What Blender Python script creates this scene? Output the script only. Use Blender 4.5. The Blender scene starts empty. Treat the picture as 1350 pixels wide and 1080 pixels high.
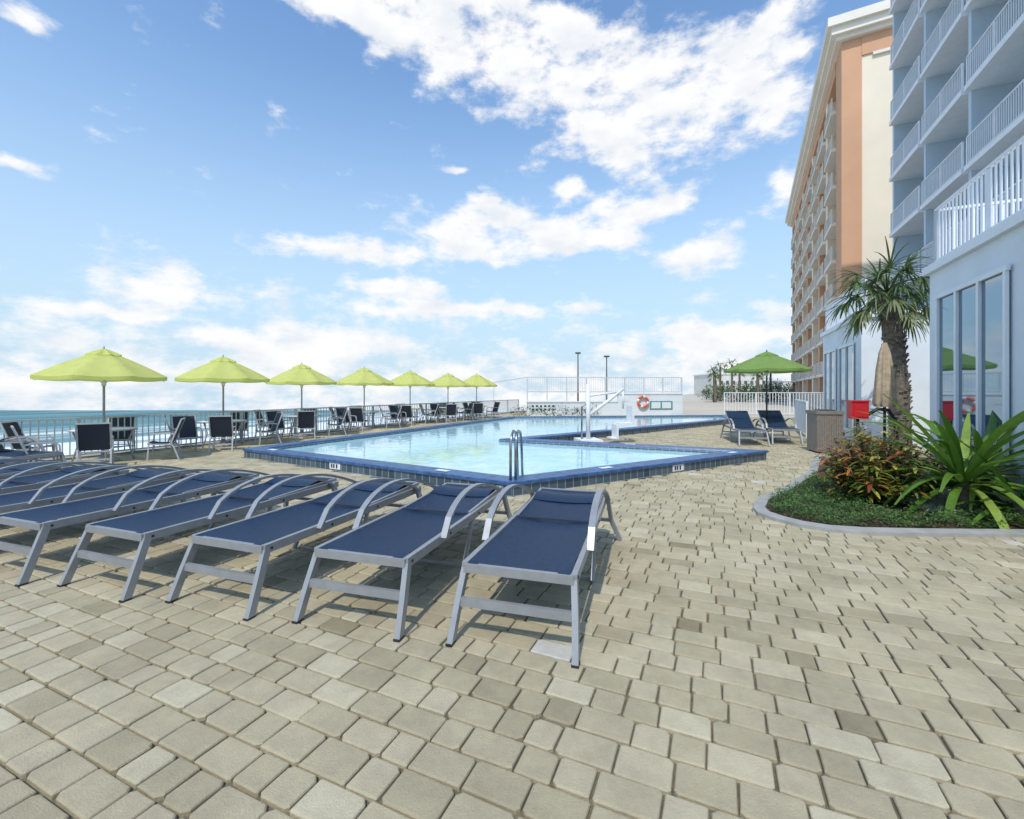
import bpy, math, random
from mathutils import Vector, Matrix
R=random.Random(7)
S=bpy.context.scene
TH=math.radians(24.1)
Dv=Vector((math.sin(TH),math.cos(TH),0)); Nv=Vector((math.cos(TH),-math.sin(TH),0))
def W(a,b,z=0):  # site frame (a = away from sea, b = along shore) -> world
    p=Nv*a+Dv*b; return Vector((p.x,p.y,z))
# ---------------------------------------------------------------- materials
def newmat(name):
    m=bpy.data.materials.new(name); m.use_nodes=True
    nt=m.node_tree; return m,nt,nt.nodes['Principled BSDF']
def mat(name,col,rough=.6,var=.12,scale=8,bump=0.0,bscale=40,metal=0,spec=.5,col2=None,detail=4):
    m,nt,b=newmat(name); N=nt.nodes; L=nt.links
    tc=N.new('ShaderNodeTexCoord'); no=N.new('ShaderNodeTexNoise'); no.inputs['Scale'].default_value=scale; no.inputs['Detail'].default_value=detail
    L.new(tc.outputs['Object'],no.inputs['Vector'])
    cr=N.new('ShaderNodeValToRGB'); cr.color_ramp.elements[0].position=.3; cr.color_ramp.elements[1].position=.7
    c2=col2 or [min(1,c*(1+var)) for c in col]
    cr.color_ramp.elements[0].color=[c*(1-var) for c in col]+[1]; cr.color_ramp.elements[1].color=list(c2)+[1]
    L.new(no.outputs['Fac'],cr.inputs[0]); L.new(cr.outputs[0],b.inputs['Base Color'])
    b.inputs['Roughness'].default_value=rough; b.inputs['Metallic'].default_value=metal; b.inputs['Specular IOR Level'].default_value=spec
    if bump:
        n2=N.new('ShaderNodeTexNoise'); n2.inputs['Scale'].default_value=bscale; n2.inputs['Detail'].default_value=4
        L.new(tc.outputs['Object'],n2.inputs['Vector'])
        bp=N.new('ShaderNodeBump'); bp.inputs['Strength'].default_value=bump; bp.inputs['Distance'].default_value=.01
        L.new(n2.outputs['Fac'],bp.inputs['Height']); L.new(bp.outputs[0],b.inputs['Normal'])
    return m
def attrmat(name,stops,rough=.7,bump=0,bscale=60,noise=.15,nscale=25,transl=0,spec=.5,det=5,bdist=.012,nr=.65):
    m,nt,b=newmat(name); N=nt.nodes; L=nt.links
    at=N.new('ShaderNodeAttribute'); at.attribute_name='rnd'
    cr=N.new('ShaderNodeValToRGB'); el=cr.color_ramp.elements
    while len(el)<len(stops): el.new(.5)
    for e,(p,c) in zip(el,stops): e.position=p; e.color=list(c)+[1]
    L.new(at.outputs['Fac'],cr.inputs[0])
    tc=N.new('ShaderNodeTexCoord'); no=N.new('ShaderNodeTexNoise'); no.inputs['Scale'].default_value=nscale; no.inputs['Detail'].default_value=det; no.inputs['Roughness'].default_value=nr
    L.new(tc.outputs['Object'],no.inputs['Vector'])
    mr=N.new('ShaderNodeMapRange'); mr.inputs[1].default_value=.3; mr.inputs[2].default_value=.7; mr.inputs[3].default_value=1-noise; mr.inputs[4].default_value=1+noise
    L.new(no.outputs['Fac'],mr.inputs[0])
    mx=N.new('ShaderNodeVectorMath'); mx.operation='SCALE'; L.new(cr.outputs[0],mx.inputs[0]); L.new(mr.outputs[0],mx.inputs['Scale'])
    L.new(mx.outputs[0],b.inputs['Base Color']); b.inputs['Roughness'].default_value=rough; b.inputs['Specular IOR Level'].default_value=spec
    if bump:
        n2=N.new('ShaderNodeTexNoise'); n2.inputs['Scale'].default_value=bscale; n2.inputs['Detail'].default_value=5; n2.inputs['Roughness'].default_value=.7
        L.new(tc.outputs['Object'],n2.inputs['Vector'])
        bp=N.new('ShaderNodeBump'); bp.inputs['Strength'].default_value=bump; bp.inputs['Distance'].default_value=bdist
        L.new(n2.outputs['Fac'],bp.inputs['Height']); L.new(bp.outputs[0],b.inputs['Normal'])
    if transl:
        t=N.new('ShaderNodeBsdfTranslucent'); L.new(mx.outputs[0],t.inputs[0])
        ms=N.new('ShaderNodeMixShader'); ms.inputs[0].default_value=transl
        L.new(b.outputs[0],ms.inputs[1]); L.new(t.outputs[0],ms.inputs[2]); L.new(ms.outputs[0],N['Material Output'].inputs[0])
    return m
ALU=mat('brushed_aluminium',(.31,.32,.33),.42,.08,12,metal=.3)
ALUW=mat('light_frame_paint',(.42,.43,.44),.4,.06,10)
NAVY=mat('navy_sling_fabric',(.005,.021,.058),.5,.15,25,.3,400,col2=(.009,.032,.080),spec=.35)
DARK=mat('dark_sling_fabric',(.022,.03,.05),.75,.2,60,.3,400)
WHITE=mat('white_paint',(.74,.76,.78),.5,.04,4)
RAILG=mat('grey_white_rail',(.55,.57,.58),.45,.06,4)
STUCCO=mat('white_stucco',(.70,.74,.77),.85,.05,1.5,.3,60)
PALEB=mat('pale_blue_stucco',(.50,.60,.67),.85,.06,1.0,.3,60)
CREAM=mat('cream_stucco',(.80,.70,.55),.85,.05,.4,.3,30)
ORANGE=mat('orange_stucco',(.60,.34,.20),.85,.06,.4,.3,30)
CREAMW=mat('cornice_cream',(.74,.69,.60),.8,.05,.6)
DKGLASS=mat('dark_glass',(.06,.09,.11),.08,.4,1.2,spec=.8)
GLASS=mat('tinted_window_glass',(.24,.33,.40),.025,.05,2,metal=.9)
STEEL=mat('polished_steel',(.35,.37,.40),.25,.05,9,metal=.9)
BLACK=mat('black_metal',(.02,.02,.022),.5,.2,10)
LAMP=mat('dark_bronze_pole',(.07,.07,.075),.5,.2,10)
CONC=mat('grey_concrete',(.33,.33,.31),.9,.15,6,.4,50)
REDP=mat('red_paint',(.55,.015,.02),.4,.1,8)
TAUPE=mat('taupe_bin',(.22,.19,.16),.8,.15,20,.4,60)
SAND=mat('beach_sand',(.50,.45,.37),.95,.12,.08,.3,2,detail=6)
BARK=mat('palm_bark',(.17,.14,.11),.95,.45,14,.9,25)
MULCH=mat('mulch_soil',(.10,.065,.04),.95,.5,30,.9,60)
PEB=mat('pale_gravel',(.5,.46,.42),.9,.3,70,.9,90)
ORNG=mat('buoy_orange',(.75,.12,.03),.5,.1,8)
TEAL=mat('teal_sign',(.08,.30,.33),.5,.1,8)
BLUEC=mat('blue_coping',(.03,.08,.21),.4,.25,9,.2,40,col2=(.06,.15,.33))
TAN=mat('tan_canvas',(.42,.33,.22),.9,.2,12)
JOINT=mat('joint_sand',(.15,.128,.085),.95,.3,25,.5,90)
def canopymat(name,col):
    m=mat(name,col,.8,.06,6); nt=m.node_tree; b=nt.nodes['Principled BSDF']
    t=nt.nodes.new('ShaderNodeBsdfTranslucent'); t.inputs[0].default_value=list(col)+[1]
    ms=nt.nodes.new('ShaderNodeMixShader'); ms.inputs[0].default_value=.45
    nt.links.new(b.outputs[0],ms.inputs[1]); nt.links.new(t.outputs[0],ms.inputs[2]); nt.links.new(ms.outputs[0],nt.nodes['Material Output'].inputs[0])
    return m
LIME=canopymat('lime_canvas',(.74,.77,.24)); GREENC=canopymat('green_canvas',(.28,.43,.12))
def tilemat():
    m,nt,b=newmat('pool_tile'); N=nt.nodes; L=nt.links
    tc=N.new('ShaderNodeTexCoord'); br=N.new('ShaderNodeTexBrick'); br.offset=0
    br.inputs['Scale'].default_value=1; br.inputs['Brick Width'].default_value=.15; br.inputs['Row Height'].default_value=.15; br.inputs['Mortar Size'].default_value=.006
    br.inputs['Color1'].default_value=(.03,.06,.09,1); br.inputs['Color2'].default_value=(.08,.12,.16,1); br.inputs['Mortar'].default_value=(.30,.34,.36,1)
    L.new(tc.outputs['UV'],br.inputs['Vector']); L.new(br.outputs[0],b.inputs['Base Color']); b.inputs['Roughness'].default_value=.3
    return m
TILE=tilemat()
def watermat():
    m,nt,b=newmat('pool_water'); N=nt.nodes; L=nt.links
    tc=N.new('ShaderNodeTexCoord')
    no=N.new('ShaderNodeTexNoise'); no.inputs['Scale'].default_value=3; no.inputs['Detail'].default_value=3; no.inputs['Distortion'].default_value=.6
    L.new(tc.outputs['Object'],no.inputs['Vector'])
    vo=N.new('ShaderNodeTexVoronoi'); vo.inputs['Scale'].default_value=2.2  # cells paint a faint caustic light pattern into the water's base colour
    mx=N.new('ShaderNodeVectorMath'); mx.operation='ADD'; L.new(tc.outputs['Object'],mx.inputs[0]); L.new(no.outputs['Color'],mx.inputs[1]); L.new(mx.outputs[0],vo.inputs['Vector'])
    cr=N.new('ShaderNodeValToRGB'); cr.color_ramp.elements[0].color=(.34,.63,.70,1); cr.color_ramp.elements[1].color=(.52,.77,.81,1); cr.color_ramp.elements[1].position=.8
    L.new(vo.outputs['Distance'],cr.inputs[0]); L.new(cr.outputs[0],b.inputs['Base Color'])
    b.inputs['Roughness'].default_value=.03; b.inputs['IOR'].default_value=1.42
    bp=N.new('ShaderNodeBump'); bp.inputs['Strength'].default_value=.18; bp.inputs['Distance'].default_value=.03
    L.new(no.outputs['Fac'],bp.inputs['Height']); L.new(bp.outputs[0],b.inputs['Normal'])
    return m
WATER=watermat()
def seamat():
    m,nt,b=newmat('sea_water'); N=nt.nodes; L=nt.links
    g=N.new('ShaderNodeNewGeometry'); mp=N.new('ShaderNodeMapping'); mp.vector_type='POINT'; mp.inputs['Rotation'].default_value=(0,0,TH)
    L.new(g.outputs['Position'],mp.inputs['Vector'])
    sx=N.new('ShaderNodeSeparateXYZ'); L.new(mp.outputs[0],sx.inputs[0])
    m2=N.new('ShaderNodeMapping'); m2.inputs['Scale'].default_value=(.10,.014,1); L.new(mp.outputs[0],m2.inputs['Vector'])
    no=N.new('ShaderNodeTexNoise'); no.inputs['Scale'].default_value=1; no.inputs['Detail'].default_value=6; L.new(m2.outputs[0],no.inputs['Vector'])
    near=N.new('ShaderNodeMapRange'); near.inputs[1].default_value=-175; near.inputs[2].default_value=-90; near.inputs[3].default_value=-.10; near.inputs[4].default_value=.22
    L.new(sx.outputs[0],near.inputs[0])
    ad=N.new('ShaderNodeMath'); L.new(no.outputs['Fac'],ad.inputs[0]); L.new(near.outputs[0],ad.inputs[1])
    cr=N.new('ShaderNodeValToRGB'); e=cr.color_ramp.elements
    e[0].position=.33; e[0].color=(.06,.17,.20,1); e[1].position=.66; e[1].color=(.78,.81,.81,1)
    x=e.new(.55); x.color=(.20,.33,.33,1)
    L.new(ad.outputs[0],cr.inputs[0]); L.new(cr.outputs[0],b.inputs['Base Color']); b.inputs['Roughness'].default_value=.7; b.inputs['Specular IOR Level'].default_value=.15
    return m
SEA=seamat()
# ---------------------------------------------------------------- mesh builder
class MB:
    def __init__(s): s.v=[];s.f=[];s.m=[];s.mats=[];s.r=[];s.sm=[];s.cur=0.0
    def mi(s,m):
        if m not in s.mats: s.mats.append(m)
        return s.mats.index(m)
    def add(s,vs,fs,m,smooth=False):
        o=len(s.v); s.v+= [tuple(v) for v in vs]; s.r+=[s.cur]*len(vs); k=s.mi(m)
        for f in fs: s.f.append([o+i for i in f]); s.m.append(k); s.sm.append(smooth)
    def box(s,x0,x1,y0,y1,z0,z1,m,M=None):
        vs=[Vector((x,y,z)) for z in(z0,z1) for x,y in((x0,y0),(x1,y0),(x1,y1),(x0,y1))]
        if M: vs=[M@v for v in vs]
        s.add(vs,[(3,2,1,0),(4,5,6,7),(0,1,5,4),(1,2,6,5),(2,3,7,6),(3,0,4,7)],m)
    def beam(s,a,b,w,h,m,up=Vector((0,0,1))):
        a=Vector(a);b=Vector(b);d=(b-a).normalized()
        if abs(d.dot(up))>.98: up=Vector((0,1,0))
        x=d.cross(up).normalized()*w/2; z=x.cross(d).normalized()*h/2
        vs=[p+q for p in(a,b) for q in(-x-z,x-z,x+z,-x+z)]
        s.add(vs,[(3,2,1,0),(4,5,6,7),(0,1,5,4),(1,2,6,5),(2,3,7,6),(3,0,4,7)],m)
    def ribbon(s,pts,w,h,m,side):
        side=Vector(side).normalized(); vs=[];fs=[];n=len(pts)
        for i,p in enumerate(pts):
            p=Vector(p); t=(Vector(pts[min(i+1,n-1)])-Vector(pts[max(i-1,0)])).normalized(); u=side.cross(t).normalized()*h/2; x=side*w/2
            vs+=[p-x-u,p+x-u,p+x+u,p-x+u]
        for i in range(n-1):
            for k in range(4): fs.append((4*i+k,4*i+(k+1)%4,4*i+4+(k+1)%4,4*i+4+k))
        fs+= [(3,2,1,0),(4*n-4,4*n-3,4*n-2,4*n-1)]
        s.add(vs,fs,m)
    def tube(s,pts,rad,m,seg=8,cap=True):
        vs=[];fs=[];n=len(pts)
        rads=rad if isinstance(rad,(list,tuple)) else [rad]*n
        for i,p in enumerate(pts):
            p=Vector(p); t=(Vector(pts[min(i+1,n-1)])-Vector(pts[max(i-1,0)])).normalized()
            a=Vector((0,0,1)) if abs(t.z)<.9 else Vector((1,0,0))
            x=t.cross(a).normalized(); y=x.cross(t)
            for k in range(seg):
                an=2*math.pi*k/seg; vs.append(p+(x*math.cos(an)+y*math.sin(an))*rads[i])
        for i in range(n-1):
            for k in range(seg): fs.append((seg*i+k,seg*i+(k+1)%seg,seg*(i+1)+(k+1)%seg,seg*(i+1)+k))
        if cap: fs+=[tuple(range(seg))[::-1],tuple(range(seg*(n-1),seg*n))]
        s.add(vs,fs,m,True)
    def cyl(s,c,r,z0,z1,m,seg=16): s.tube([(c[0],c[1],z0),(c[0],c[1],z1)],r,m,seg)
    def obj(s,name,loc=(0,0,0),rot=0,attr=False):
        me=bpy.data.meshes.new(name); me.from_pydata(s.v,[],s.f)
        for m in s.mats: me.materials.append(m)
        me.polygons.foreach_set('material_index',s.m); me.polygons.foreach_set('use_smooth',s.sm)
        if attr:
            a=me.attributes.new('rnd','FLOAT','POINT'); a.data.foreach_set('value',s.r)
        me.update()
        o=bpy.data.objects.new(name,me); o.location=loc; o.rotation_euler=(0,0,rot); S.collection.objects.link(o); return o
def inst(o,loc,rot=0,sc=1):
    n=bpy.data.objects.new(o.name.split('.')[0],o.data); n.location=loc; n.rotation_euler=(0,0,rot); n.scale=(sc,)*3; S.collection.objects.link(n); return n
# ---------------------------------------------------------------- ground
g=MB()
pts=[W(-12.75,-40,-.05),W(1500,-40,-.05),W(1500,3500,-.05),W(-12.75,3500,-.05)]
g.add(pts,[(0,1,2,3)],SAND); g.obj('ground')
j=MB(); pts=[W(-12.5,-6,-.02),W(9,-6,-.02),W(9,29,-.02),W(-12.5,29,-.02)]
j.add(pts,[(0,1,2,3)],JOINT); j.obj('paver_bedding')
g=MB(); g.box(-12.95,-12.5,-40,60,-7,.02,CONC); g.obj('seawall',rot=-TH)
g=MB()
def clipY(a,z,Y):
    b=(Y-Nv.y*a)/Dv.y; return W(a,b,z)
a_list=[(-12.9,-5.0),(-30,-6.8),(-60,-7.7),(-95,-8.1)]
vs=[]
for a,z in a_list: vs+=[clipY(a,z,-60),clipY(a,z,226)]
g.add(vs,[(2*i,2*i+1,2*i+3,2*i+2) for i in range(3)],SAND,True); g.obj('beach')
g=MB(); p1=clipY(-80,-8,-60);p2=clipY(-80,-8,226)
g.add([p1,p2,Vector((-1500,226,-8)),Vector((-1500,-60,-8))],[(0,1,2,3)],SEA); g.obj('sea')
A=(-5.79,9.84);B=(0,6.18);C=(5.31,9.5);D_=(.3,11.9);E=(10.15,20.5);F=(11.3,23.8);G=(-.1,22.4)
POOL=[A,B,C,D_,E,F,G]
def inside(p,poly):
    x,y=p;c=False;n=len(poly)
    for i in range(n):
        x1,y1=poly[i];x2,y2=poly[(i+1)%n]
        if (y1>y)!=(y2>y) and x<(x2-x1)*(y-y1)/(y2-y1)+x1: c=not c
    return c
def offset(poly,d):
    n=len(poly);out=[]
    for i in range(n):
        p0=Vector(poly[i-1]);p1=Vector(poly[i]);p2=Vector(poly[(i+1)%n])
        e1=(p1-p0).normalized();e2=(p2-p1).normalized()
        n1=Vector((-e1.y,e1.x));n2=Vector((-e2.y,e2.x)); bis=(n1+n2).normalized(); out.append(tuple(p1+bis*(d/max(.3,bis.dot(n1)))))
    return out
BED=[(3.02,5.05),(3.12,4.86),(3.3,4.72),(3.6,4.64),(4.2,4.60),(5.2,4.57),(5.72,4.55),(7.1,7.85),(7.3,9.6),(6.6,9.7),(5.3,7.9),(4.1,6.6),(3.3,5.85),(3.03,5.45),(2.97,5.25)]
PAV=attrmat('tumbled_pavers',[(0,(.245,.205,.125)),(.22,(.35,.298,.190)),(.55,(.425,.365,.240)),(.93,(.51,.455,.315)),(.955,(.46,.44,.38)),(1,(.52,.50,.45))],.9,.9,120,.26,1.8,det=10,bdist=.006,nr=.80)
pv=MB(); gap=.0065
b=-3.0
while b<28.5:
    a=-12.4+R.random()*.2
    h=R.choice([.148,.148,.155,.162])
    while a<8.9:
        l=R.choice([.135,.15,.15,.215,.225,.235,.235])
        c=W(a+l/2,b+h/2)
        vis = c.y>.9 and abs(c.x)<c.y*1.25+.8
        if vis and not inside((c.x,c.y),POOL) and not inside((c.x,c.y),BED) and not (a>3.3 and b<10) and not(a>3.6 and b>15):
            near=c.y<7; dz=R.uniform(-.002,.002); tx=R.uniform(-.010,.010); ty=R.uniform(-.010,.010)
            jx=R.uniform(-.002,.002)
            hx=l/2-gap/2+R.uniform(-.003,.001); hy=h/2-gap/2+R.uniform(-.003,.001)
            vs=[];n=8 if near else 4
            ccs=[.004+R.random()**2*.018 for _ in range(4)]
            wob=[(R.uniform(-.002,.002),R.uniform(-.002,.002)) for _ in range(8)]
            for (ins,z) in (((0,-.022),(0.0005,-.006),(.004,-.001),(.009,0)) if near else ((0,-.019),(.0,-.004),(.006,0))):
                X=hx-ins;Y=hy-ins
                if near:
                    k0,k1,k2,k3=ccs; ring=[(-X+k0,-Y),(X-k1,-Y),(X,-Y+k1),(X,Y-k2),(X-k2,Y),(-X+k3,Y),(-X,Y-k3),(-X,-Y+k0)]
                else: ring=[(-X,-Y),(X,-Y),(X,Y),(-X,Y)]
                for q,(x,y) in enumerate(ring):
                    wx,wy=wob[q] if near else (0,0)
                    vs.append(W(a+l/2+x+wx,b+h/2+jx+y+wy,z+dz+(x*tx+y*ty if z>-.015 else 0)))
            nr=len(vs)//n; fs=[]
            for r_ in range(nr-1):
                for k in range(n): fs.append((r_*n+k,r_*n+(k+1)%n,(r_+1)*n+(k+1)%n,(r_+1)*n+k))
            fs.append(tuple(range((nr-1)*n,nr*n)))
            pv.cur=max(0,min(.93,R.gauss(.52,.17))) if R.random()>.004 else 1
            pv.add(vs,fs,PAV,False)
        a+=l
    b+=h
pv.obj('paver_deck',attr=True)
# ---------------------------------------------------------------- pool
zc=.2
inn=offset(POOL,.34); inn2=offset(POOL,.36)
g=MB(); n=len(POOL)
vs=[(x,y,-.03) for x,y in POOL]+[(x,y,zc-.05) for x,y in POOL]
g.add(vs,[(i,(i+1)%n,n+(i+1)%n,n+i) for i in range(n)],TILE)
out=offset(POOL,-.025)
vs=[(x,y,zc-.05) for x,y in out]+[(x,y,zc-.008) for x,y in out]+[(x,y,zc) for x,y in offset(POOL,-.012)]+[(x,y,zc) for x,y in inn]+[(x,y,zc-.03) for x,y in inn2]+[(x,y,zc-.05) for x,y in offset(POOL,.02)]
fs=[]
for r_ in range(4):
    fs+=[(r_*n+i,r_*n+(i+1)%n,(r_+1)*n+(i+1)%n,(r_+1)*n+i) for i in range(n)]
fs+=[(5*n+i,5*n+(i+1)%n,(i+1)%n,i) for i in range(n)]
g.add(vs,fs,BLUEC)
GROUT=mat('coping_grout',(.20,.25,.32),.8,.1,10)
for i in range(n):
    p=Vector((*POOL[i],zc+.003));q=Vector((*POOL[(i+1)%n],zc+.003)); e=(q-p).normalized(); nn=Vector((-e.y,e.x,0)); Ln=(q-p).length
    k=int(Ln/.45)
    for t in range(1,k):
        c=p+e*(Ln*t/k); g.add([c-e*.004-nn*.01,c+e*.004-nn*.01,c+e*.004+nn*.335,c-e*.004+nn*.335],[(0,1,2,3)],GROUT)
vs=[(x,y,zc-.03) for x,y in inn2]+[(x,y,-.02) for x,y in inn2]
g.add(vs,[(i,(i+1)%n,n+(i+1)%n,n+i) for i in range(n)],TILE)
def plate(g,p,q,t,w,z0,z1,m,off=.03):
    p=Vector((*p,0));q=Vector((*q,0));e=(q-p).normalized(); nn=Vector((e.y,-e.x,0)); c=p+(q-p)*t+nn*off
    g.add([c-e*w/2+Vector((0,0,z0)),c+e*w/2+Vector((0,0,z0)),c+e*w/2+Vector((0,0,z1)),c-e*w/2+Vector((0,0,z1))],[(0,1,2,3)],m)
for (p,q,t) in ((B,C,.55),(A,B,.45)):
    plate(g,p,q,t,.30,.03,.14,WHITE,.006)
    for k in (-.1,-.03,.06): plate(g,p,q,t+k*.13,.04,.05,.12,BLACK,.010)
def flatq(g,p,q,t,w,d0,d1,z,m):
    p=Vector((*p,z));q=Vector((*q,z));e=(q-p).normalized(); nn=Vector((-e.y,e.x,0)); c=p+(q-p)*t
    g.add([c-e*w/2+nn*d0,c+e*w/2+nn*d0,c+e*w/2+nn*d1,c-e*w/2+nn*d1],[(0,1,2,3)],m)
for (p,q,t) in ((A,B,.12),(A,B,.8),(B,C,.3),(B,C,.85),(D_,E,.3),(C,D_,.5)): flatq(g,p,q,t,.24,.1,.22,zc+.007,WHITE)
po=g.obj('swimming_pool')
me=po.data; uv=me.uv_layers.new(name='UVMap')
for pl in me.polygons:
    nrm=pl.normal; t=Vector((-nrm.y,nrm.x,0)); t=t.normalized() if t.length>.01 else Vector((1,0,0))
    for li in pl.loop_indices:
        co=me.vertices[me.loops[li].vertex_index].co; uv.data[li].uv=(co.dot(t),co.z+.148)
g=MB(); g.add([(x,y,.12) for x,y in inn2],[tuple(range(n))],WATER); g.obj('pool_water')
g=MB()
for dx in(0,.07):
    g.tube([(dx-.02,6.32,zc),(dx-.02,6.32,.72),(dx,6.36,.82),(dx+.02,6.46,.87),(dx+.05,6.62,.84),(dx+.07,6.76,.66),(dx+.09,6.9,.1)],.019,STEEL,8)
g.obj('pool_handrail')
# ---------------------------------------------------------------- lounger
def lounger(frame,fab,back=.04,flare=.10):
    g=MB(); w=.325; z=.41
    L_=1.95
    fr=[(.0,z-.005),(.08,z),(.5,z-.01),(1.0,z-.012),(1.12,z),(L_,z+back)]
    def zz(y):
        for (a,b),(c,d) in zip(fr,fr[1:]):
            if y<=c: return b+(d-b)*(y-a)/(c-a)
        return fr[-1][1]
    ys=[.0,.08,.25,.5,.75,1.0,1.12,1.4,1.7,L_]
    for sx in(-w,w):
        sg=1 if sx>0 else -1
        rl=[(sx,0,z-.02),(sx,.5,z-.02),(sx,1.1,z-.02),(sx,1.6,z-.015),(sx,L_,z-.01)]
        g.ribbon(rl,.032,.058,frame,(1,0,0))
        g.ribbon([(sx*1.0,.02,z-.03),(sx*1.05,-.05,z*.5),(sx*1.09,-.13,0)],.034,.05,frame,(1,0,0))
        g.ribbon([(sx+sg*.035,L_-.12,z+.02),(sx+sg*.06,L_-.03,z*.5),(sx+sg*flare,L_+.03,0)],.034,.05,frame,(1,0,0))
        g.ribbon([(sx,1.08,z-.02),(sx,1.02,z*.5),(sx,.90,.03),(sx,.98,.012)],.025,.025,frame,(1,0,0))
        hp=[]
        for i in range(17):
            t=i/16; y=.46+t*1.40
            hz=z+.25*math.sin(math.pi*min(1,t**.72))**.8 if 0<t<1 else z
            hp.append((sx+sg*.035,y,hz-.01))
        g.ribbon(hp,.045,.020,frame,(1,0,0))
        g.ribbon([(sx*.93,1.08,z+.0),(sx*.93,L_,zz(L_))],.022,.03,frame,(1,0,0))
        for yy in(.05,.62,1.2): g.box(sx+sg*.0165,sx+sg*.021,yy-.008,yy+.008,z-.03,z-.014,BLACK)
        g.box(sx*1.09-.02,sx*1.09+.02,-.16,-.10,0,.012,BLACK)
    g.beam((-w*1.02,-.05,z*.52),(w*1.02,-.05,z*.52),.028,.05,frame)
    g.beam((-w,0,z-.02),(w,0,z-.02),.03,.05,frame)
    g.beam((-w*.92,L_,zz(L_)),(w*.92,L_,zz(L_)),.03,.03,frame)
    g.beam((-w,1.06,z-.04),(w,1.06,z-.04),.025,.03,frame)
    g.beam((-w,.55,z-.045),(w,.55,z-.045),.025,.03,frame)
    g.beam((-w-.06,L_-.03,z*.5),(w+.06,L_-.03,z*.5),.025,.03,frame)
    g.beam((-w,.98,.012),(w,.98,.012),.02,.02,frame)
    vs=[];fs=[];nx=9
    for y in ys:
        for i in range(nx):
            u=-1+2*i/(nx-1); sag=.018*(1-u*u)*(1 if .05<y<1.9 else .3)
            vs.append((u*w*.93,y,zz(y)+.012-sag))
    for r_ in range(len(ys)-1):
        for i in range(nx-1): fs.append((r_*nx+i,r_*nx+i+1,(r_+1)*nx+i+1,(r_+1)*nx+i))
    g.add(vs,fs,fab,True)
    vs=[(u*w*.9,y,zz(y)+.016-.014*(1-u*u)+.024*math.sin(math.pi*(y-1.55)/.3)) for y in(1.55,1.61,1.70,1.79,1.85) for u in(-1,-.5,0,.5,1)]
    g.add(vs,[(r_*5+i,r_*5+i+1,r_*5+i+6,r_*5+i+5) for r_ in range(4) for i in range(4)],fab,True)
    g.beam((-w*.9,1.06,z+.004),(w*.9,1.06,z+.004),.02,.012,DARK)
    return g
lg=lounger(ALU,NAVY,flare=.14); ang=math.radians(16.5)
first=None
for i in range(10):
    fx=.03-.985*i; fy=2.60+.25*i
    r_=-(ang+R.uniform(-.02,.05)*(i>0)+.012*i)
    if first is None: first=lg.obj('sun_lounger',(fx,fy,0),r_)
    else: inst(first,(fx,fy,0),r_)
l2=lounger(ALU,NAVY,.42).obj('sun_lounger',(6.3,11.9,0),-.25)
inst(l2,(7.35,12.2,0),-.3)
inst(first,(-7.6,7.3,0),1.35)
inst(first,(-9.3,6.9,0),1.3)
# ---------------------------------------------------------------- patio furniture
def chair():
    g=MB(); w=.27
    for sx in(-w,w):
        g.ribbon([(sx,.26,0),(sx,.24,.25),(sx,.22,.60),(sx,.16,.65),(sx,-.1,.66),(sx,-.28,.63)],.03,.03,ALUW,(1,0,0))
        g.ribbon([(sx,-.36,0),(sx,-.26,.3),(sx,-.2,.42),(sx,-.28,.65),(sx,-.40,.98)],.03,.03,ALUW,(1,0,0))
        g.beam((sx,.24,.40),(sx,-.22,.38),.03,.03,ALUW)
    for z,y in((.42,.25),(.36,-.2),(.98,-.40),(.2,-.3)): g.beam((-w,y,z),(w,y,z),.025,.03,ALUW)
    g.ribbon([(0,.25,.44),(0,.1,.40),(0,-.1,.39),(0,-.19,.42),(0,-.24,.55),(0,-.33,.8),(0,-.39,.97)],w*1.86,.012,DARK,(1,0,0))
    return g
ch=None
def put_chair(x,y,r_):
    global ch
    if ch is None: ch=chair().obj('patio_chair',(x,y,0),r_); ch.scale=(.86,)*3
    else: inst(ch,(x,y,0),r_,.86)
def table():
    g=MB(); g.cyl((0,0),.50,.64,.66,WHITE,28); g.tube([(.53*math.cos(a*.2244),.53*math.sin(a*.2244),.65) for a in range(29)],.018,ALUW,6,False)
    for k in range(4):
        a=k*math.pi/2+.6; c,s_=math.cos(a),math.sin(a)
        g.tube([(.46*c,.46*s_,.64),(.38*c,.38*s_,.37),(.48*c,.48*s_,0)],.017,ALUW,6)
    g.tube([(.39*math.cos(a*.45),.39*math.sin(a*.45),.30) for a in range(15)],.01,ALUW,5,False)
    return g
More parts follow.
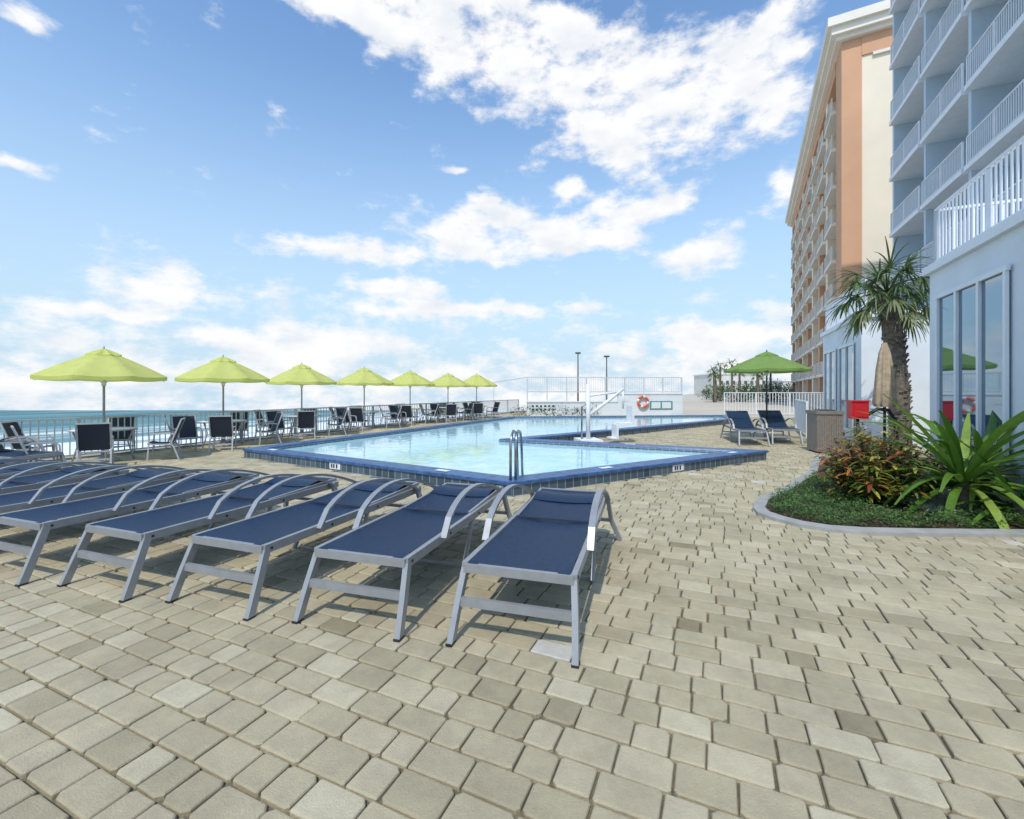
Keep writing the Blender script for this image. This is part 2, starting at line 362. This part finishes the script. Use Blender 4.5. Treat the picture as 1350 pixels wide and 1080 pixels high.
def umbrella(can,H,rim,Rr,pole=ALU):
    g=MB(); nseg=8; rows=6
    def canopy(r0,r1,z0,z1):
        vs=[];fs=[];sub=6;tot=nseg*sub
        for r_ in range(rows+1):
            t=r_/rows; rad=r0+(r1-r0)*t; z=z0+(z1-z0)*(t**1.15)
            for k in range(tot):
                a=2*math.pi*k/tot; ph=(k%sub)/sub
                chord=math.cos(math.pi/nseg)/math.cos((ph-.5)*2*math.pi/nseg)
                s_=math.sin(math.pi*ph)
                rr=rad*chord*(1-.035*s_*(r_/rows)); zz=z-.055*s_*(r_/rows)*(1 if r_<rows else .4)
                vs.append((rr*math.cos(a),rr*math.sin(a),zz))
        for r_ in range(rows):
            for k in range(tot): fs.append((r_*tot+k,r_*tot+(k+1)%tot,(r_+1)*tot+(k+1)%tot,(r_+1)*tot+k))
        o=rows*tot
        vs2=[vs[o+k] for k in range(tot)]+[(vs[o+k][0]*.995,vs[o+k][1]*.995,vs[o+k][2]-.07) for k in range(tot)]
        g.add(vs,fs,can,True)
        g.add(vs2,[(k,(k+1)%tot,tot+(k+1)%tot,tot+k) for k in range(tot)],can,True)
    canopy(.16,Rr,H-.10,rim+.05); canopy(.02,.30,H-.0,H-.12)
    g.cyl((0,0),.022,.05,H-.02,pole,10); g.tube([(0,0,H-.02),(0,0,H+.05)],[.02,.012],pole,8)
    for k in range(nseg):
        a=2*math.pi*k/nseg; c,s_=math.cos(a),math.sin(a)
        g.beam((.03*c,.03*s_,H-.07),(Rr*.98*c,Rr*.98*s_,rim+.035),.012,.015,WHITE)
        g.beam((.03*c,.03*s_,rim-.08),(Rr*.5*c,Rr*.5*s_,(H+rim)/2+.0),.01,.012,WHITE)
    g.tube([(0,0,rim-.14),(0,0,rim-.04)],.04,WHITE,8)
    g.tube([(0,0,0),(0,0,.05),(0,0,.09),(0,0,.3)],[.25,.24,.06,.035],CONC,18)
    return g
ups=[(-8.34,9.3),(-7.55,11.9),(-6.7,14.5),(-5.65,17.4),(-4.5,20.1),(-3.08,21.9),(-1.86,23.9)]
um=None;tb=None
for i,(x,y) in enumerate(ups):
    ro=R.random()
    if um is None: um=umbrella(LIME,2.3,1.68,1.09).obj('patio_umbrella',(x,y,0),ro); tb=table().obj('patio_table',(x,y,0),.2)
    else: inst(um,(x,y,0),ro,R.uniform(.98,1.02)); inst(tb,(x,y,0),R.random())
    for k in range(4):
        a=math.pi/4+k*math.pi/2+R.uniform(-.25,.25)-TH; rr=.88+R.uniform(-.05,.12)
        put_chair(x+rr*math.cos(a)*1.05,y+rr*math.sin(a),a+math.pi/2+R.uniform(-.25,.25))
for i in range(6):
    x=ups[i][0]*.5+ups[i+1][0]*.5; y=ups[i][1]*.5+ups[i+1][1]*.5
    put_chair(x+.4,y,-2.0+R.uniform(-.3,.3))
put_chair(-8.6,7.9,-.9); put_chair(-8.0,7.75,-.7)
umbrella(GREENC,2.6,2.02,1.12,BLACK).obj('patio_umbrella',(7.5,13.4,0),.3)
# ---------------------------------------------------------------- railing
def railing(g,p,q,z0,h,m,sp=.11,post=1.8,bar=.018):
    p=Vector(p);q=Vector(q);L_=(q-p).length;e=(q-p)/L_
    up=Vector((0,0,1))
    g.beam(p+up*(z0+h),q+up*(z0+h),.05,.04,m); g.beam(p+up*(z0+.09),q+up*(z0+.09),.03,.03,m)
    k=int(L_/sp)
    for i in range(1,k):
        c=p+e*(L_*i/k); g.beam(c+up*(z0+.10),c+up*(z0+h-.02),bar,bar,m,e)
    k=max(1,round(L_/post))
    for i in range(k+1):
        c=p+e*(L_*i/k); g.beam(c+up*z0,c+up*(z0+h-.021),.05,.05,m,e)
g=MB(); railing(g,(-12.3,-4,0),(-12.3,28.6,0),0,.86,RAILG,.12); g.obj('seafront_railing',rot=-TH)
# ---------------------------------------------------------------- far wall, fence, lamps
g=MB(); a0=Vector((.9,26.4,0));a1=Vector((10.2,27.2,0)); e=(a1-a0).normalized(); rt=math.atan2(e.y,e.x); LL=(a1-a0).length
M=Matrix.Translation(a0)@Matrix.Rotation(rt,4,'Z')
g.box(0,LL,0,.25,0,.78,STUCCO,M); g.box(5.4,LL,-.003,.253,.78,1.25,STUCCO,M); g.box(5.35,LL+.05,-.04,.29,1.25,1.32,WHITE,M); g.box(-.03,5.35,-.04,.29,.78,.85,WHITE,M)
for k in range(6):
    for r_ in range(2):
        g.box(.25+k*.24,.37+k*.24,-.012,.0,.32+r_*.2,.42+r_*.2,BLACK,M)
g.box(5.6,6.0,-.02,-.004,.85,1.1,WHITE,M); g.box(7.3,8.7,-.03,-.004,.35,.85,TEAL,M); g.box(7.4,7.95,-.04,-.031,.42,.78,WHITE,M);g.box(8.05,8.6,-.04,-.031,.42,.78,WHITE,M)
g.obj('pool_end_wall')
g=MB()
for k in range(9):
    x=k*LL/8; g.beam(M@Vector((x,.12,.0)),M@Vector((x,.12,2.25)),.06,.06,RAILG)
for z in(1.4,2.25): g.beam(M@Vector((0,.12,z)),M@Vector((LL,.12,z)),.05,.05,RAILG)
for k in range(70):
    x=.1+k*LL/70.5; g.beam(M@Vector((x,.12,1.42)),M@Vector((x,.12,2.23)),.014,.014,RAILG)
g.beam(M@Vector((0,.12,2.25)),M@Vector((-1.8,3.5,2.0)),.05,.05,RAILG)
g.beam(M@Vector((-1.8,3.5,0)),M@Vector((-1.8,3.5,2.0)),.05,.05,RAILG)
g.obj('security_fence')
g=MB(); c=M@Vector((6.85,-.12,.82))
pts=[c+e*(.30*math.cos(t*math.pi/12))+Vector((0,0,.30*math.sin(t*math.pi/12))) for t in range(25)]
for k in range(4):
    g.tube(pts[k*6:k*6+5],.07,ORNG,8); g.tube(pts[k*6+4:k*6+7],.073,WHITE,8)
g.obj('life_ring')
for (x,y,h) in((4.35,30,3.9),(6.3,30.3,3.7)):
    g=MB(); g.tube([(0,0,0),(0,0,h)],[.06,.035],LAMP,8); g.box(-.17,.17,-.1,.1,h,h+.10,LAMP); g.box(-.12,.12,-.12,.12,0,.15,LAMP); g.obj('street_lamp',(x,y,0))
g=MB()
g.box(-.3,.3,-.4,.4,0,.12,WHITE); g.tube([(0,0,.1),(0,0,1.62)],.06,WHITE,10); g.tube([(0,0,.75),(.55,0,1.15),(1.0,0,1.5)],.045,WHITE,8); g.tube([(0,0,1.3),(.9,0,1.42)],.03,WHITE,8)
g.tube([(1.0,0,1.5),(1.0,0,.95)],.03,WHITE,8)
g.box(.8,1.22,-.22,.22,.5,.56,WHITE); g.box(1.18,1.24,-.22,.22,.56,1.02,WHITE); g.box(.74,.80,-.2,.2,.14,.52,WHITE); g.box(.6,.8,-.2,.2,.12,.16,WHITE)
g.tube([(-.18,0,.12),(-.18,0,1.0),(0,0,1.1)],.025,STEEL,8)
g.obj('pool_lift',(2.1,12.55,0),.12)
g=MB(); g.box(-.27,.27,-.27,.27,.04,.9,TAUPE); g.box(-.29,.29,-.29,.29,.9,.98,TAUPE); g.box(-.24,.24,-.24,.24,0,.04,BLACK)
for k in range(11):
    x=-.26+k*.048; g.box(x,x+.03,-.282,-.271,.08,.87,TAUPE)
g.box(-.16,.16,-.16,.16,.98,1.0,BLACK); g.obj('trash_bin',(7.35,10.7,0),-.2)
g=MB(); g.cyl((0,0),.03,0,.88,BLACK,8); g.box(-.15,.15,-.1,.1,.88,1.22,REDP); g.box(-.17,.17,-.12,.12,1.22,1.25,REDP); g.box(-.12,.12,-.112,-.101,.92,1.18,REDP)
g.tube([(.17,0,.95),(.35,0,1.08),(.55,0,1.05),(.66,0,.85),(.68,0,.4),(.68,0,0)],.035,BLACK,8)
g.obj('emergency_call_box',(6.95,9.15,0),-.2)
g=MB(); g.cyl((0,0),.025,0,2.42,BLACK,8)
vs=[];fs=[]
prof=[(.03,2.40),(.08,2.2),(.12,1.85),(.14,1.5),(.165,1.2),(.14,1.12)]
for r_,z in prof:
    for k in range(32):
        a=k*math.pi/16; rr=r_*(1+.22*math.cos(8*a)); vs.append((rr*math.cos(a),rr*math.sin(a),z))
for i in range(5):
    for k in range(32): fs.append((i*32+k,i*32+(k+1)%32,(i+1)*32+(k+1)%32,(i+1)*32+k))
g.add(vs,fs,TAN,True); g.cyl((0,0),.2,0,.08,CONC,16); g.obj('closed_umbrella',(7.45,9.1,0))
# ---------------------------------------------------------------- planter
g=MB(); nb=len(BED)
ou=offset(BED,-.13); gin=offset(BED,.03)
vs=[(x,y,-.02) for x,y in ou]+[(x,y,.035) for x,y in ou]+[(x,y,.045) for x,y in BED]+[(x,y,0) for x,y in BED]
g.add(vs,[(r_*nb+i,r_*nb+(i+1)%nb,(r_+1)*nb+(i+1)%nb,(r_+1)*nb+i) for r_ in range(3) for i in range(nb)],CONC); g.obj('planter_kerb')
g=MB(); g.add([(x,y,.02) for x,y in BED],[tuple(range(nb))],MULCH); g.obj('planting_bed_soil')
def leaf(g,p,d,L_,wd,droop,m,nseg=4,fold=.15,tip=.08):
    p=Vector(p); d=Vector(d).normalized(); side=d.cross(Vector((0,0,1)))
    side=side.normalized() if side.length>.05 else Vector((1,0,0))
    vs=[];q=p.copy();dd=d.copy()
    for i in range(nseg+1):
        t=i/nseg; w_=wd*(.45+1.3*t-1.65*t*t+ (0 if t<1 else tip)) ; w_=max(w_,wd*.04)
        u=side.cross(dd).normalized()
        vs+=[q-side*w_/2+u*(w_*fold),q.copy(),q+side*w_/2+u*(w_*fold)]
        dd=(dd+Vector((0,0,-droop/nseg))).normalized(); q=q+dd*(L_/nseg)
    fs=[]
    for i in range(nseg):
        fs+=[(3*i,3*i+1,3*i+4,3*i+3),(3*i+1,3*i+2,3*i+5,3*i+4)]
    g.add(vs,fs,m,True)
GCOV=attrmat('groundcover_leaf',[(0,(.03,.08,.015)),(.5,(.07,.15,.03)),(1,(.14,.24,.07))],.6,transl=.2)
g=MB(); cnt=0
while cnt<16000:
    x=R.uniform(2.9,6.4);y=R.uniform(4.5,7.6)
    if not inside((x,y),gin): continue
    lim=5.35+.25*math.sin(x*2.3)
    if y>lim+ R.uniform(-.1,.1) and not (x<4.3+ (y-5.5)*.9): continue
    hh=.04+.10*(math.sin(x*9+math.sin(y*5))*math.cos(y*8)*.5+.5)+R.random()*.03
    g.cur=R.random(); an=R.uniform(0,6.28)
    leaf(g,(x,y,hh*R.uniform(.3,1.1)+.01),(math.cos(an),math.sin(an),R.uniform(.2,1.2)),R.uniform(.025,.045),.020,.5,GCOV,2)
    cnt+=1
g.obj('ground_cover_plants',attr=True)
g=MB()
for k in range(2600):
    x=R.uniform(4.9,6.6);y=R.uniform(5.2,6.6)
    if not inside((x,y),gin): continue
    s_=R.uniform(.012,.03)
    M2=Matrix.Translation((x,y,.03))@Matrix.Rotation(R.uniform(0,3),4,'Z')@Matrix.Rotation(R.uniform(-.4,.4),4,'X')
    g.box(-s_,s_,-s_*.7,s_*.7,-s_*.4,s_*.5,PEB,M2)
g.obj('gravel')
CRO=attrmat('croton_leaf',[(0,(.08,.015,.025)),(.22,(.26,.04,.03)),(.38,(.46,.18,.03)),(.5,(.15,.22,.03)),(.7,(.06,.14,.03)),(.85,(.48,.40,.06)),(1,(.22,.06,.03))],.35,transl=.2,noise=.4,nscale=30)
def croton(cx,cy,rad,h,nst,bias=0):
    g=MB()
    for s_ in range(nst):
        an=R.uniform(0,6.28);rr=rad*math.sqrt(R.random()); bx,by=cx+rr*.35*math.cos(an),cy+rr*.35*math.sin(an)
        tx,ty=cx+rr*math.cos(an),cy+rr*math.sin(an); tz=h*(1-.5*(rr/rad)**2)*R.uniform(.55,1.15)
        g.cur=.0; g.tube([(bx,by,0),((bx+tx)/2,(by+ty)/2,tz*.55),(tx,ty,tz)],[.012,.009,.005],BARK,5)
        base=R.random()
        for k in range(18):
            t=.3+.7*k/18; p=Vector((bx,by,0)).lerp(Vector((tx,ty,tz)),t)
            a2=k*2.4+R.random(); g.cur=max(0,min(1,base*.7+R.random()*.4+bias))
            leaf(g,p,(math.cos(a2),math.sin(a2),R.uniform(.1,1.1)),R.uniform(.13,.26),R.uniform(.05,.08),.9,CRO,3,.1)
    g.obj('croton_shrub',attr=True)
croton(4.65,5.85,.62,.90,66,.05)
croton(5.35,6.55,.55,.90,45,-.1)
croton(5.9,7.2,.55,.8,38,.1); croton(6.4,8.3,.6,.8,30,0)
croton(6.35,6.9,.4,.6,20,.1)
CRI=attrmat('crinum_leaf',[(0,(.05,.13,.02)),(.5,(.13,.26,.035)),(1,(.33,.44,.09))],.35,transl=.35,noise=.2,nscale=8)
def crinum(cx,cy,nl,L_,z=0.1,wd=.13):
    g=MB(); g.cur=.3; g.tube([(cx,cy,0),(cx,cy,z+.15)],[.09,.06],BARK,8)
    for k in range(nl):
        an=k*2.399+R.uniform(-.2,.2); el=math.radians(5+62*((k+.5)/nl))+R.uniform(-.12,.12)
        g.cur=R.random()
        leaf(g,(cx+.04*math.cos(an),cy+.04*math.sin(an),z+.12*k/nl),(math.cos(an)*math.cos(el),math.sin(an)*math.cos(el),math.sin(el)),L_*R.uniform(.7,1.15),wd,R.uniform(.5,1.7),CRI,9,.18)
    g.obj('crinum_lily',attr=True)
crinum(5.35,5.40,56,1.4,.28,.12); crinum(5.95,5.75,30,1.4,.3,.12); crinum(5.55,4.95,20,.9,.1,.09)
PALM=attrmat('palm_frond',[(0,(.06,.11,.035)),(.6,(.13,.20,.07)),(1,(.28,.28,.15))],.5,transl=.3,noise=.2,nscale=10)
def palm(x,y,h,Rf,nf,tr=.17,name='palm_tree',lean=(0,0)):
    g=MB(); pts=[];rad=[]
    for i in range(15):
        t=i/14; pts.append((x+lean[0]*t*t,y+lean[1]*t*t,h*t)); rad.append(tr*(1.15-.2*t)+ (.02 if i%2 else 0))
    g.tube(pts,rad,BARK,12)
    if nf>14:
        for i in range(190):
            t=R.uniform(.1,1); a=R.uniform(0,6.28); c=Vector((x+lean[0]*t*t,y+lean[1]*t*t,h*t)); o=Vector((math.cos(a),math.sin(a),0))
            g.beam(c+o*tr*.85,c+o*(tr*1.3)+Vector((0,0,.12)),.06,.03,BARK)
    top=Vector((x+lean[0],y+lean[1],h))
    for k in range(nf):
        an=k*2.399; el=math.radians(-45+120*(k+.5)/nf)
        d=Vector((math.cos(an)*math.cos(el),math.sin(an)*math.cos(el),math.sin(el)))
        pl=Rf*.55*R.uniform(.7,1.3); q=top+d*pl-Vector((0,0,.08))
        g.cur=R.random()*.7; g.tube([top,top+d*pl*.5+Vector((0,0,.03)),q],[.018,.014,.01],PALM,5)
        side=d.cross(Vector((0,0,1))); side=side.normalized() if side.length>.1 else Vector((1,0,0))
        nb_=21 if nf>14 else 9
        for i in range(nb_):
            t=-1+2*i/(nb_-1); aa=t*1.7
            dd=d*math.cos(aa)+side*math.sin(aa)+Vector((0,0,-.12*abs(t)))
            g.cur=min(1,max(0,.5*R.random()+(.4 if el<-.2 else 0)+.1))
            leaf(g,q-d*.02,dd,Rf*.60*(1-.25*abs(t))*R.uniform(.8,1.15),.055 if nf>14 else .12,R.uniform(.5,1.9),PALM,4,.15)
    g.obj(name,attr=True)
palm(8.62,10.1,3.6,1.12,29,.17,lean=(-.30,0))
# ---------------------------------------------------------------- hotel (podium + tower)
g=MB()
g.box(3.35,16,3.4,10.04,-.1,3.42,STUCCO); g.box(3.27,16.1,3.3,10.12,3.42,3.55,WHITE)
def window(g,x,y0,y1,z0,z1,np_,fr=WHITE,gl=GLASS):
    g.box(x-.03,x-.004,y0,y1,z0,z1,gl)
    g.box(x-.07,x-.031,y0-.06,y1+.06,z1,z1+.07,fr); g.box(x-.09,x-.031,y0-.06,y1+.06,z0-.07,z0,fr)
    for k in range(np_+1):
        yy=y0+(y1-y0)*k/np_; g.box(x-.068,x-.0305,yy-.03,yy+.03,z0,z1,fr)
window(g,3.35,7.69,9.61,.55,2.93,3)
window(g,3.35,3.8,6.9,.55,2.93,4)
railing(g,(3.42,3.5,0),(3.42,10.0,0),3.55,.95,WHITE,.12,1.6,.022)
railing(g,(3.42,10.0,0),(8,10.0,0),3.55,.95,WHITE,.12,1.6,.022)
g.box(8.1,16,10.12,15.1,-.1,3.42,STUCCO); window(g,8.1,11,14.2,.5,2.7,3)
g.box(3.6,16,15.1,19.9,-.1,3.42,STUCCO); g.box(3.52,16.1,15.02,19.98,3.42,3.55,WHITE)
window(g,3.6,15.7,17.3,.35,2.75,2); window(g,3.6,17.8,19.4,.35,2.75,2)
railing(g,(3.7,15.1,0),(3.7,19.9,0),3.55,.95,WHITE,.12,1.6,.022)
y0,y1=13.6,28.7; nb_=4; bw=(y1-y0)/nb_; fh=2.8; NFL=7
g.box(9.6,24,y0,y1,0,3.5+fh*NFL,PALEB)
for f in range(NFL):
    z=3.55+f*fh
    for k in range(nb_):
        ya=y0+k*bw
        g.box(7.95,9.6,ya+.1,ya+bw-.1,z-.02,z+.16,WHITE)
        railing(g,(8.02,ya+.16,0),(8.02,ya+bw-.16,0),z+.16,.98,WHITE,.12,2.2,.022)
        g.box(9.56,9.596,ya+.5,ya+bw-1.2,z+.18,z+2.3,DKGLASS)
        for q in(ya+.5,ya+.5+(bw-1.7)/2,ya+bw-1.2): g.box(9.52,9.559,q-.04,q+.04,z+.18,z+2.3,WHITE)
        g.box(9.5,9.559,ya+.46,ya+bw-1.16,z+2.301,z+2.38,WHITE)
        if R.random()<.5:
            q=ya+1+R.random(); g.box(8.5,8.9,q,q+.4,z+.165,z+.6,DARK); g.box(8.86,8.9,q,q+.4,z+.6,z+1.0,DARK)
for k in range(nb_+1):
    ya=y0+k*bw; g.box(8.15,9.62,ya-.1,ya+.1,0,3.5+fh*NFL+.05,PALEB)
g.box(7.9,24,y0-.1,y1+.1,3.56+fh*NFL,3.55+fh*NFL+.6,WHITE)
g.obj('hotel_tower',rot=-TH)
# ---------------------------------------------------------------- orange condominium
g=MB(); Hh=26.2; LEN=40
g.box(1.2,18,0,LEN,0,Hh,CREAM)
g.box(0.05,1.2,-.05,2.2,0,Hh,ORANGE)
g.box(1.2,18.1,-.10,-.003,Hh-1.6,Hh-.31,ORANGE)
g.box(1.8,18.12,-.16,-.003,Hh-1.8,Hh-1.6,CREAMW)
g.box(-.6,18.5,-.7,LEN+.6,Hh,Hh+.5,CREAMW); g.box(-.85,18.7,-.95,LEN+.8,Hh+.5,Hh+1.1,CREAMW); g.box(-.3,18.3,-.4,LEN+.3,Hh-.3,Hh,CREAMW)
nf=9; fh2=(Hh-1.2)/nf; ny=8; bw2=(LEN-2.2)/ny
for k in range(ny):
    ya=2.2+k*bw2
    m_=ORANGE if k%2 else CREAM
    g.box(0.0,1.2,ya+bw2-1.0,ya+bw2,0,Hh-1.2,m_)
    for f in range(nf):
        z=f*fh2
        g.box(-.25,1.2,ya+.002,ya+bw2-1.002,z-.1,z+.15,CREAMW)
        railing(g,(-.2,ya,0),(-.2,ya+bw2-1,0),z+.15,1.0,CREAMW,.3,2,.05)
        g.box(1.15,1.198,ya+.4,ya+bw2-1.4,z+.2,z+2.3,DKGLASS)
g.box(0,1.2,2.2,LEN,Hh-1.2,Hh-.31,ORANGE)
g.obj('condominium_building',(23.1,32,0),-math.atan(.52))
g=MB(); railing(g,(13.2,28.3,0),(18.6,27.2,0),0,1.35,WHITE,.16,1.6,.03); g.obj('picket_fence')
g=MB(); railing(g,(11.4,18.3,0),(9.2,14.2,0),0,1.1,WHITE,.14,1.6,.03); g.obj('picket_fence')
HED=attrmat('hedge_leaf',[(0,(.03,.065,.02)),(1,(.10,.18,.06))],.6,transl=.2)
def mass(name,boxes,n_,s_):
    g=MB()
    for (cx,cy,cz,rx,ry,rz) in boxes:
        for k in range(n_):
            u=Vector((R.gauss(0,1),R.gauss(0,1),R.gauss(0,1))).normalized()*R.uniform(.55,1.05)
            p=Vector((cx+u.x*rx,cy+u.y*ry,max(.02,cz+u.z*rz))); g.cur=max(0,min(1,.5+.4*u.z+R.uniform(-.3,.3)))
            leaf(g,p,(R.uniform(-1,1),R.uniform(-1,1),R.uniform(-.3,1)),s_*R.uniform(.7,1.3),s_*.45,.5,HED,2)
    g.obj(name,attr=True)
mass('hedge',[(.3+k*.6,25.5,.3,.5,.4,.30+.10*math.sin(k*2)) for k in range(8)],140,.13)
bx=[]
for k in range(38):
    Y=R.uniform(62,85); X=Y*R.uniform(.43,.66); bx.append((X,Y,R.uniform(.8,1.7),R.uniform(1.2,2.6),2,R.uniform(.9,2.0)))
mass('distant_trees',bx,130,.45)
for (x,y,h) in((27.5,62,4.2),(29,60,4.9),(31.5,63,4.3),(26.8,60,3.5),(34.5,64,4.6),(33,61,3.7),(37.5,66,4.9),(30.2,66,5.0)): palm(x,y,h,1.2,10,.13)
DB=mat('distant_stucco',(.62,.60,.56),.9,.1,.5)
g=MB()
for (x0,x1,y0,y1,h) in((66,84,150,165,7),(95,112,160,170,5)):
    g.box(x0,x1,y0,y1,0,h,DB)
    for f in range(int(h//2.8)):
        for k in range(int((x1-x0)/2)): g.box(x0+.5+k*2,x0+1.5+k*2,y0-.05,y0-.01,f*2.8+.9,f*2.8+2.1,DKGLASS)
    g.box(x0-.3,x1+.3,y0-.3,y1+.3,h,h+.4,WHITE)
g.obj('distant_building')
# ---------------------------------------------------------------- world
sun_dir=Vector((-.32,-.95,0)).normalized(); elv=math.radians(54)
sd=Vector((sun_dir.x*math.cos(elv),sun_dir.y*math.cos(elv),math.sin(elv)))
w=bpy.data.worlds.new('World'); S.world=w; w.use_nodes=True; nt=w.node_tree; N=nt.nodes; L=nt.links
try: w.cycles.sampling_method='MANUAL'; w.cycles.sample_map_resolution=256
except Exception: pass
bg=N['Background']; bg.inputs[1].default_value=.1
tc=N.new('ShaderNodeTexCoord'); sp=N.new('ShaderNodeSeparateXYZ'); L.new(tc.outputs['Generated'],sp.inputs[0])
def M_(op,a,b=None,c=None):
    n=N.new('ShaderNodeMath'); n.operation=op
    for i,v in enumerate((a,b,c)):
        if v is None: continue
        if isinstance(v,(int,float)): n.inputs[i].default_value=v
        else: L.new(v,n.inputs[i])
    return n.outputs[0]
zc_=M_('MAXIMUM',sp.outputs[2],.012)
cb=N.new('ShaderNodeCombineXYZ'); L.new(sp.outputs[0],cb.inputs[0]);L.new(sp.outputs[1],cb.inputs[1]);L.new(zc_,cb.inputs[2])
sky=N.new('ShaderNodeTexSky'); sky.sky_type='NISHITA'; sky.sun_disc=False; sky.sun_elevation=elv; sky.sun_rotation=math.atan2(sun_dir.x,sun_dir.y); sky.air_density=1.0; sky.dust_density=.6; sky.ozone_density=1.5
L.new(cb.outputs[0],sky.inputs[0])
az=M_('ARCTAN2',sp.outputs[0],sp.outputs[1]); el=M_('ARCSINE',sp.outputs[2])
ae=N.new('ShaderNodeCombineXYZ'); L.new(az,ae.inputs[0]); L.new(el,ae.inputs[1])
wn=N.new('ShaderNodeTexNoise'); wn.inputs['Scale'].default_value=6; wn.inputs['Detail'].default_value=3; L.new(ae.outputs[0],wn.inputs['Vector'])
ws=N.new('ShaderNodeVectorMath'); ws.operation='MULTIPLY_ADD'; ws.inputs[1].default_value=(.16,.10,0); ws.inputs[2].default_value=(-.08,-.05,0); L.new(wn.outputs['Color'],ws.inputs[0])
wa=N.new('ShaderNodeVectorMath'); wa.operation='ADD'; L.new(ae.outputs[0],wa.inputs[0]); L.new(ws.outputs[0],wa.inputs[1])
blobs=[(430,-5,110,24),(580,20,120,48),(680,60,110,45),(780,100,120,50),(890,125,120,46),(1000,130,80,55),(820,190,75,32),(1000,30,65,24),
(620,305,95,36),(730,312,100,24),(470,338,120,22),(800,280,52,34),(930,335,46,26),(225,370,75,32),(880,260,38,17),(745,245,24,14),(25,205,60,14),(30,10,60,22),(1040,250,38,26),(510,384,60,11),(607,219,20,7),(600,412,150,10),(400,450,80,22),(140,410,90,8),(950,440,90,20)]
acc=None
for (cx,cy,sx,sy) in blobs:
    a_=math.atan((cx-675)/600); e_=math.atan((516-cy)*math.cos(a_)/600); sa=sx/600*math.cos(a_)**2; se=sy/600*math.cos(a_)*math.cos(e_)
    v=N.new('ShaderNodeVectorMath'); v.operation='MULTIPLY_ADD'; v.inputs[1].default_value=(1/sa,1/se,0); v.inputs[2].default_value=(-a_/sa,-e_/se,0); L.new(wa.outputs[0],v.inputs[0])
    d=N.new('ShaderNodeVectorMath'); d.operation='DOT_PRODUCT'; L.new(v.outputs[0],d.inputs[0]); L.new(v.outputs[0],d.inputs[1])
    x=M_('POWER',.4,d.outputs['Value']); acc=x if acc is None else M_('ADD',acc,x)
acc=M_('MINIMUM',acc,1.0)
mp=N.new('ShaderNodeMapping'); mp.inputs['Scale'].default_value=(1,1.9,1); L.new(ae.outputs[0],mp.inputs['Vector'])
fb=N.new('ShaderNodeTexNoise'); fb.inputs['Scale'].default_value=9; fb.inputs['Detail'].default_value=8; fb.inputs['Roughness'].default_value=.62; L.new(mp.outputs[0],fb.inputs['Vector'])
low=N.new('ShaderNodeMapRange'); low.inputs[1].default_value=.03; low.inputs[2].default_value=.25; low.inputs[3].default_value=.66; low.inputs[4].default_value=0; L.new(el,low.inputs[0])
c=M_('ADD',M_('MULTIPLY',acc,.88),M_('MULTIPLY',M_('SUBTRACT',fb.outputs['Fac'],.5),2.7)); c=M_('ADD',c,low.outputs[0])
ss=N.new('ShaderNodeMapRange'); ss.interpolation_type='SMOOTHSTEP'; ss.inputs[1].default_value=.26; ss.inputs[2].default_value=.92; L.new(c,ss.inputs[0])
mp2=N.new('ShaderNodeMapping'); mp2.inputs['Scale'].default_value=(1,1.9,1); mp2.inputs['Location'].default_value=(-.02,.05,0); L.new(ae.outputs[0],mp2.inputs['Vector'])
fb2=N.new('ShaderNodeTexNoise'); fb2.inputs['Scale'].default_value=9; fb2.inputs['Detail'].default_value=4; L.new(mp2.outputs[0],fb2.inputs['Vector'])
cn=N.new('ShaderNodeMapRange'); cn.inputs[1].default_value=.46; cn.inputs[2].default_value=.70; cn.inputs[3].default_value=0; cn.inputs[4].default_value=1; L.new(fb2.outputs['Fac'],cn.inputs[0])
cc_=N.new('ShaderNodeMix'); cc_.data_type='RGBA'; cc_.inputs[6].default_value=(10.0,10.0,10.1,1); cc_.inputs[7].default_value=(8.1,8.6,9.2,1); L.new(cn.outputs[0],cc_.inputs[0])
hz=N.new('ShaderNodeMapRange'); hz.interpolation_type='SMOOTHSTEP'; hz.inputs[1].default_value=-.05; hz.inputs[2].default_value=.68; hz.inputs[3].default_value=1.0; hz.inputs[4].default_value=0; L.new(el,hz.inputs[0])
st=N.new('ShaderNodeVectorMath'); st.operation='MULTIPLY'; st.inputs[1].default_value=(2.0,2.35,2.5); L.new(sky.outputs[0],st.inputs[0])
m1=N.new('ShaderNodeMix'); m1.data_type='RGBA'; m1.inputs[7].default_value=(5.6,7.4,8.9,1); L.new(hz.outputs[0],m1.inputs[0]); L.new(st.outputs[0],m1.inputs[6])
m2=N.new('ShaderNodeMix'); m2.data_type='RGBA'; L.new(ss.outputs[0],m2.inputs[0]); L.new(m1.outputs[2],m2.inputs[6]); L.new(cc_.outputs[2],m2.inputs[7])
L.new(m2.outputs[2],bg.inputs[0])
sl=bpy.data.lights.new('sun','SUN'); sl.energy=3.0; sl.angle=math.radians(.8); sl.color=(1,.95,.85)
so=bpy.data.objects.new('sun',sl); so.rotation_euler=sd.to_track_quat('Z','Y').to_euler(); S.collection.objects.link(so)
cd=bpy.data.cameras.new('camera'); cd.lens=16; cd.sensor_width=36; cd.clip_end=6000; cd.clip_start=.05; cd.shift_y=-24/1350
co=bpy.data.objects.new('camera',cd); co.location=(0,0,1.43); co.rotation_euler=(math.radians(90),0,0); S.collection.objects.link(co); S.camera=co
S.view_settings.view_transform='Standard'; S.view_settings.look='None'; S.view_settings.exposure=0
